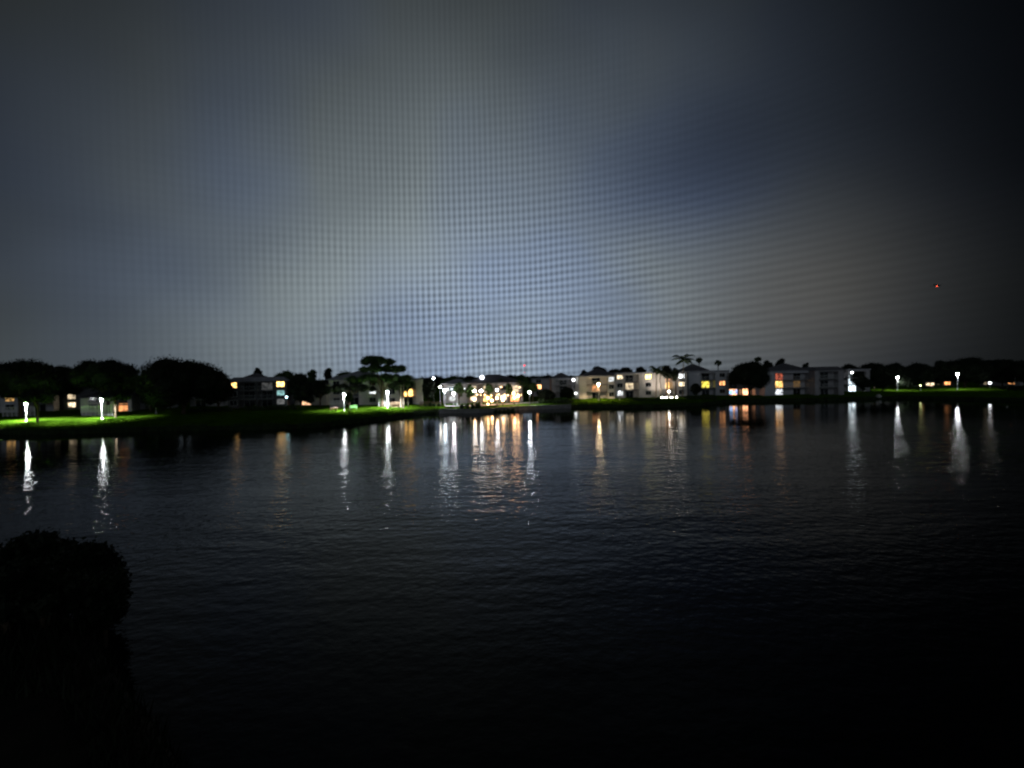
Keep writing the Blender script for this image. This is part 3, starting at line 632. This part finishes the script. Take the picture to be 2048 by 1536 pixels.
# palms
coconut_palm(1365, 133, 719, 'coconut palm with feathery fronds against the sky, right of the uplit wall', sz=4.0, n=15)
coconut_palm(1312, 133, 738, 'short feathery palm over the left part of the uplit wall', sz=2.6, lean=.2)
coconut_palm(1322, 134.5, 745, 'drooping palm low in front of the uplit wall', sz=2.2, lean=-.3)
coconut_palm(1003, 128, 762, 'small feathery palm at the clubhouse front under a white lamp', sz=2.0)
coconut_palm(1045, 126, 766, 'small feathery palm near the right end of the clubhouse', sz=2.0, lean=-.3)
coconut_palm(928, 127, 762, 'small feathery palm between the two clubhouse wings', sz=2.0)
for px, lb in ((802, 'left of the three slim pale-trunked palms at the lawn end'), (807, 'middle of the three slim pale-trunked palms at the lawn end'), (815, 'right of the three slim pale-trunked palms at the lawn end')):
    coconut_palm(px, 110 + (px % 3), 768, lb, sz=1.9, lean=.1, n=11, group='slim palms at the end of the lawn')
fan_palm(1398, 185, 713, 'higher of two fan palms with ball-shaped heads in the sky')
fan_palm(1436, 185, 719, 'lower of two fan palms with ball-shaped heads in the sky')
fan_palm(1516, 190, 712, 'faint fan palm head poking above the big dense tree')
# shrubs and hedges
shrub(940, 110.5, 44, 1.7, 'clipped dark hedge at the water before the left half of the terrace', name='hedge')
shrub(1000, 111, 64, 1.5, 'clipped dark hedge at the water before the right half of the terrace', name='hedge')
shrub(1300, 124, 70, .8, 'long dark hedge on the bank below the uplit wall', name='hedge')
shrub(1402, 126, 66, 1.3, 'dark ragged hedge on the bank below the grey block', name='hedge')
shrub(1490, 129, 90, 1.6, 'dark hedge along the water below the big dense tree', name='hedge')
shrub(1585, 130, 96, 1.5, 'dark hedge below the block with stacked red and amber lights', name='hedge')
shrub(1660, 131, 60, 1.4, 'dark hedge below the unlit block', name='hedge')
shrub(1325, 131.5, 9, .9, 'small round shrub left of the glaring lamp at the uplit wall', leaf=.18)
shrub(1351, 131.5, 9, .9, 'small round shrub right of the glaring lamp at the uplit wall', leaf=.18)
shrub(540, 106, 110, 1.3, 'long low dark hedge before the dark house with amber windows', name='hedge')
shrub(420, 104, 90, 1.2, 'dark hedge below the right flank of the largest black dome', name='hedge')
shrub(865, 115, 36, 1.4, 'yellow-green lit hedge between the slim palms and the cool star lamp', name='hedge')
shrub(1110, 122, 70, 1.5, 'dark shrubs on the bank right of the lamp on a dark post', name='hedge')
shrub(1020+850, 158, 60, 1.3, 'dim hedge in front of the low house with warm windows', name='hedge')

# near bank, lower left
def near_bush(px, Yd, w, top_py, label, lf=.16):
    x, _ = at(px, Yd, 1100); g = ground_z(x, Yd); zt = at(px, Yd, top_py)[1]; H = max(zt - g, 1.0)
    root = empty('bush', (x, Yd, g), label=label, cat='bush'); rs = random.Random(int(px)); cent, rad = [], []
    for i in range(22):
        rr = H * rs.uniform(.11, .24); a = i * 2.4; q = math.sqrt((i + .5) / 22) * (w / 2 - rr)
        cent.append((q * math.cos(a), q * math.sin(a), rr + (H - 2 * rr) * (1 - (q / w * 1.6) ** 2) * rs.uniform(.5, 1))); rad.append(rr)
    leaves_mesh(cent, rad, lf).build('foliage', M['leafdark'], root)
    st = MB()
    for c in cent[:6]: st.tube([(c[0]*.2, c[1]*.2, -.1), (c[0] * .6, c[1] * .6, c[2])], [.06, .03], 6)
    st.build('stem', M['bark'], root)
near_bush(60, 16.5, 3.2, 1050, 'tallest black bush on the near bank, at the left edge of the picture')
near_bush(125, 17, 2.6, 1066, 'black bush in the middle of the near bank row')
near_bush(182, 16.5, 2.0, 1072, 'black bush at the right end of the near bank row')
near_bush(200, 14.8, 1.7, 1130, 'small black bush in front of the right end of the near bank row')
near_bush(90, 14, 3.0, 1140, 'wide low black bush in front of the near bank row')
near_bush(10, 13.5, 2.6, 1110, 'black bush in the lower left, cut by the picture edge')

# ------------------------------------------------------------------ railings, fence, bench, table, seawall, boulder
def railing(px0, px1, Yd, label, h=1.1, m_='white', posts=8, solid=0):
    x0, x1 = at(px0, Yd)[0], at(px1, Yd)[0]; g = ground_z((x0+x1)/2, Yd); L = x1 - x0
    root = empty('fence', ((x0+x1)/2, Yd, g), label=label, cat='fence')
    MB().box(-L/2, L/2, -.05, .05, h - .08, h + .03).build('top_rail', M[m_], root)
    MB().box(-L/2, L/2, -.03, .03, .12, .18).build('bottom_rail', M[m_], root)
    for i in range(posts):
        xx = -L/2 + L * i / (posts - 1); MB().box(xx - .05, xx + .05, -.045, .045, -.2, h - .084).build('post', M[m_], root)
    k = MB(); n = int(L / .22)
    for i in range(n):
        xx = -L/2 + L * (i + .5) / n; k.box(xx - .02 - solid, xx + .02 + solid, -.012, .012, .184, h - .084)
    k.build('balusters', M[m_], root)
railing(4, 68, 99, 'white rail behind the first street lamp', 2.0)
railing(162, 224, 97.5, 'white rail crossing behind the second street lamp', 2.2, solid=.03)
railing(660, 686, 112, 'pale rail left of the lamp-lit young tree', 1.7)
railing(757, 778, 114, 'short white rail directly under the lawn lamp with a wide light pool', 1.9, solid=.04)
railing(780, 800, 112.5, 'yellowish lit slatted fence right of the lawn lamp', 1.3, 'wood', solid=.05)
railing(840, 882, 116, 'yellow-green lit fence before the dark rounded tree', 1.2, 'wood', solid=.04)
def bench(px, Yd, label, rz=0, m_='green'):
    x, _ = at(px, Yd, 806); g = ground_z(x, Yd); root = empty('park_bench', (x, Yd, g), rz, label=label, cat='bench')
    s = MB()
    for k in range(4): s.box(-.95, .95, -.25 + k * .13, -.15 + k * .13, .43, .47)
    s.build('seat', M[m_], root); s = MB()
    for k in range(4): s.box(-.95, .95, .30 + k * .02, .33 + k * .02, .55 + k * .13, .65 + k * .13)
    s.build('backrest', M[m_], root)
    for xx in (-.8, .8):
        for yy in (-.2, .28): MB().box(xx - .03, xx + .03, yy - .03, yy + .03, -.05, .426 if yy < 0 else 1.05).build('leg', M['metal'], root)
bench(706, 104, 'green slatted bench glowing beside the lamp-lit young tree')
bench(790, 108, 'slatted bench in front of the yellowish lit fence', m_='wood')
x, _ = at(667, 101, 815); g = ground_z(x, 101); pt = empty('picnic_table', (x, 101, g), label='dark picnic table left of the lamp-lit young tree', cat='table')
MB().box(-.9, .9, -.38, .38, .72, .77).build('tabletop', M['wood'], pt)
for s_ in (-1, 1): MB().box(-.9, .9, s_ * .72 - .13, s_ * .72 + .13, .42, .46).build('seat', M['wood'], pt)
for s_ in (-.6, .6): MB().box(s_ - .04, s_ + .04, -.8, .8, .34, .416).box(s_ - .04, s_ + .04, -.3, -.2, -.05, .716).box(s_ - .04, s_ + .04, .2, .3, -.05, .716).build('leg', M['wood'], pt)

# seawall along the centre shore
m = MB(); cap = MB(); rowa, rowb = [], []
pxs = np.arange(878, 1146, 4)
for px in pxs:
    d = ray(px, 815); th = math.degrees(math.atan2(d.x, d.y)); r = shore(th); a = R(th)
    rowa.append((r, a))
def strip(mb, r0, r1, z0, z1):
    n = len(rowa); vs = []
    for r, a in rowa:
        for (q, z) in ((r0, z0), (r0, z1), (r1, z1), (r1, z0)): vs.append(((r + q) * math.sin(a), (r + q) * math.cos(a), z))
    fs = []
    for i in range(n - 1):
        for k in range(4): fs.append((i*4+k, i*4+(k+1) % 4, (i+1)*4+(k+1) % 4, (i+1)*4+k))
    fs += [(0,1,2,3), tuple((n-1)*4 + k for k in (3,2,1,0))]; mb.add(vs, fs)
sw = empty('seawall', (0, 0, 0), label='low concrete seawall along the lit central shore', cat='seawall')
strip(m, -.25, .25, -1.5, .85); m.build('wall', M['concrete'], sw)
strip(cap, -.35, .55, .854, 1.0); cap.build('cap', M['concrete'], sw)
# lakeside path
m = MB(); rowa = []
for px in np.arange(890, 1140, 5):
    d = ray(px, 815); th = math.degrees(math.atan2(d.x, d.y)); rowa.append((shore(th), R(th)))
vs = []
for r, a in rowa:
    for q in (4.2, 7.5):
        x_, y_ = (r + q) * math.sin(a), (r + q) * math.cos(a); vs.append((x_, y_, ground_z(x_, y_) + .16))
m.add(vs, [(2*i, 2*i+2, 2*i+3, 2*i+1) for i in range(len(rowa) - 1)])
tag(m.build('path', M['concrete']), 'pale path along the central shore', kind='structure')
# boulder at right
x, y, g = on_ground(1757, 795.5); bo = MB().ball((0, 0, .35), .75, 12, 8, .8)
bo.v = [(vx * (1 + .15 * math.sin(5 * vz + vx)), vy, vz * (1 + .12 * math.sin(3 * vx))) for vx, vy, vz in bo.v]
tag(bo.build('boulder', M['rock'], loc=(x, y, g), smooth=True), 'pale boulder at the water edge left of the lantern', 'boulder')

# ------------------------------------------------------------------ stuff: distant woods and grass tufts
cent, rad = [], []
for i in range(230):
    a = R(-62 + 124 * i / 229. + random.uniform(-.3, .3)); dist = random.uniform(290, 340)
    rr = random.uniform(3.0, 4.6); cent.append((dist * math.sin(a), dist * math.cos(a), 2 + random.uniform(2.2, 4.4))); rad.append(rr)
tag(leaves_mesh(cent, rad, 1.1, .8).build('distant_woods', M['leafdark']), 'dark band of far-off woods along the horizon', kind='stuff', cat='woods')
v, f = [], []
def tufts(px0, px1, o0, o1, n):
    for _ in range(n):
        px = random.uniform(px0, px1); d = ray(px, 830); th = math.degrees(math.atan2(d.x, d.y)); r = shore(th) + random.uniform(o0, o1); a = R(th)
        x, y = r * math.sin(a), r * math.cos(a); z = ground_z(x, y); w = random.uniform(-1.5, 1.5); h = random.uniform(.08, .22); b0_ = len(v)
        dx, dy = .07 * math.cos(w), .07 * math.sin(w); lx = random.uniform(-.1, .1)
        v.extend([(x - dx, y - dy, z - .05), (x + dx, y + dy, z - .05), (x + lx, y, z + h)]); f.append((b0_, b0_+1, b0_+2))
tufts(-60, 905, 1.3, 18, 32000); tufts(1120, 2080, 1.3, 15, 18000)
m = MB(); m.v = v; m.f = f
tag(m.build('grass', M['grass']), 'grass blades on the lamp-lit banks', kind='stuff', cat='grass')


v, f = [], []
for _ in range(9000):      # rough growth along the near bank
    th = random.uniform(-62, -8); r = near(th) - random.uniform(.1, 9); a = R(th); x, y = r * math.sin(a), r * math.cos(a)
    z = ground_z(x, y); w = random.uniform(-1.5, 1.5); h = random.uniform(.15, .6); b0_ = len(v); dx, dy = .03 * math.cos(w), .03 * math.sin(w)
    v.extend([(x - dx, y - dy, z - .05), (x + dx, y + dy, z - .05), (x + random.uniform(-.2, .2), y + random.uniform(-.2, .2), z + h)]); f.append((b0_, b0_+1, b0_+2))
m = MB(); m.v = v; m.f = f
tag(m.build('reeds', M['leafdark']), 'black rough growth along the near bank', kind='stuff', cat='reeds')
for lx, lz in ((-.46, .72), (-.34, .42), (-.20, .40), (-.08, .36), (.05, .40), (.16, .38), (.28, .74), (.40, .40), (.47, .36), (-.40, .36), (-.27, .40), (-.14, .74), (.02, .38), (.10, .76), (.22, .36), (.34, .40), (.44, .72)):
    wall_lamp(b10, w10 * lx, h10_ * lz, '', (1, .62, .30), 9, r=.18)
for lx, lz in ((-.3, .7), (.2, .4), (.38, .72)):
    wall_lamp(b9, w9 * lx, h9_ * lz, '', WHITE, 6, r=.2)

v, f = [], []
for _ in range(26000):     # ragged growth at the waterline of the far banks
    px = random.uniform(-60, 2080)
    if 876 < px < 1146: continue
    d = ray(px, 830); th = math.degrees(math.atan2(d.x, d.y)); c = .5 + .5 * math.sin(px * .061) * math.sin(px * .023 + 1.3) + .3 * math.sin(px * .19)
    if random.random() > .25 + .75 * c: continue
    r = shore(th) + random.uniform(-.3, .9); a = R(th); x, y = r * math.sin(a), r * math.cos(a); z = max(0, ground_z(x, y)); h = random.uniform(.25, .55) + .55 * max(0, c) * random.random()
    w = random.uniform(-.8, .8); dx, dy = .05 * math.cos(w), .05 * math.sin(w); b0_ = len(v)
    v.extend([(x - dx, y - dy, z - .1), (x + dx, y + dy, z - .1), (x + random.uniform(-.25, .25), y, z + h)]); f.append((b0_, b0_+1, b0_+2))
m = MB(); m.v = v; m.f = f
tag(m.build('reeds', M['hedge']), 'ragged dark reeds along the far waterline', kind='stuff', cat='reeds')
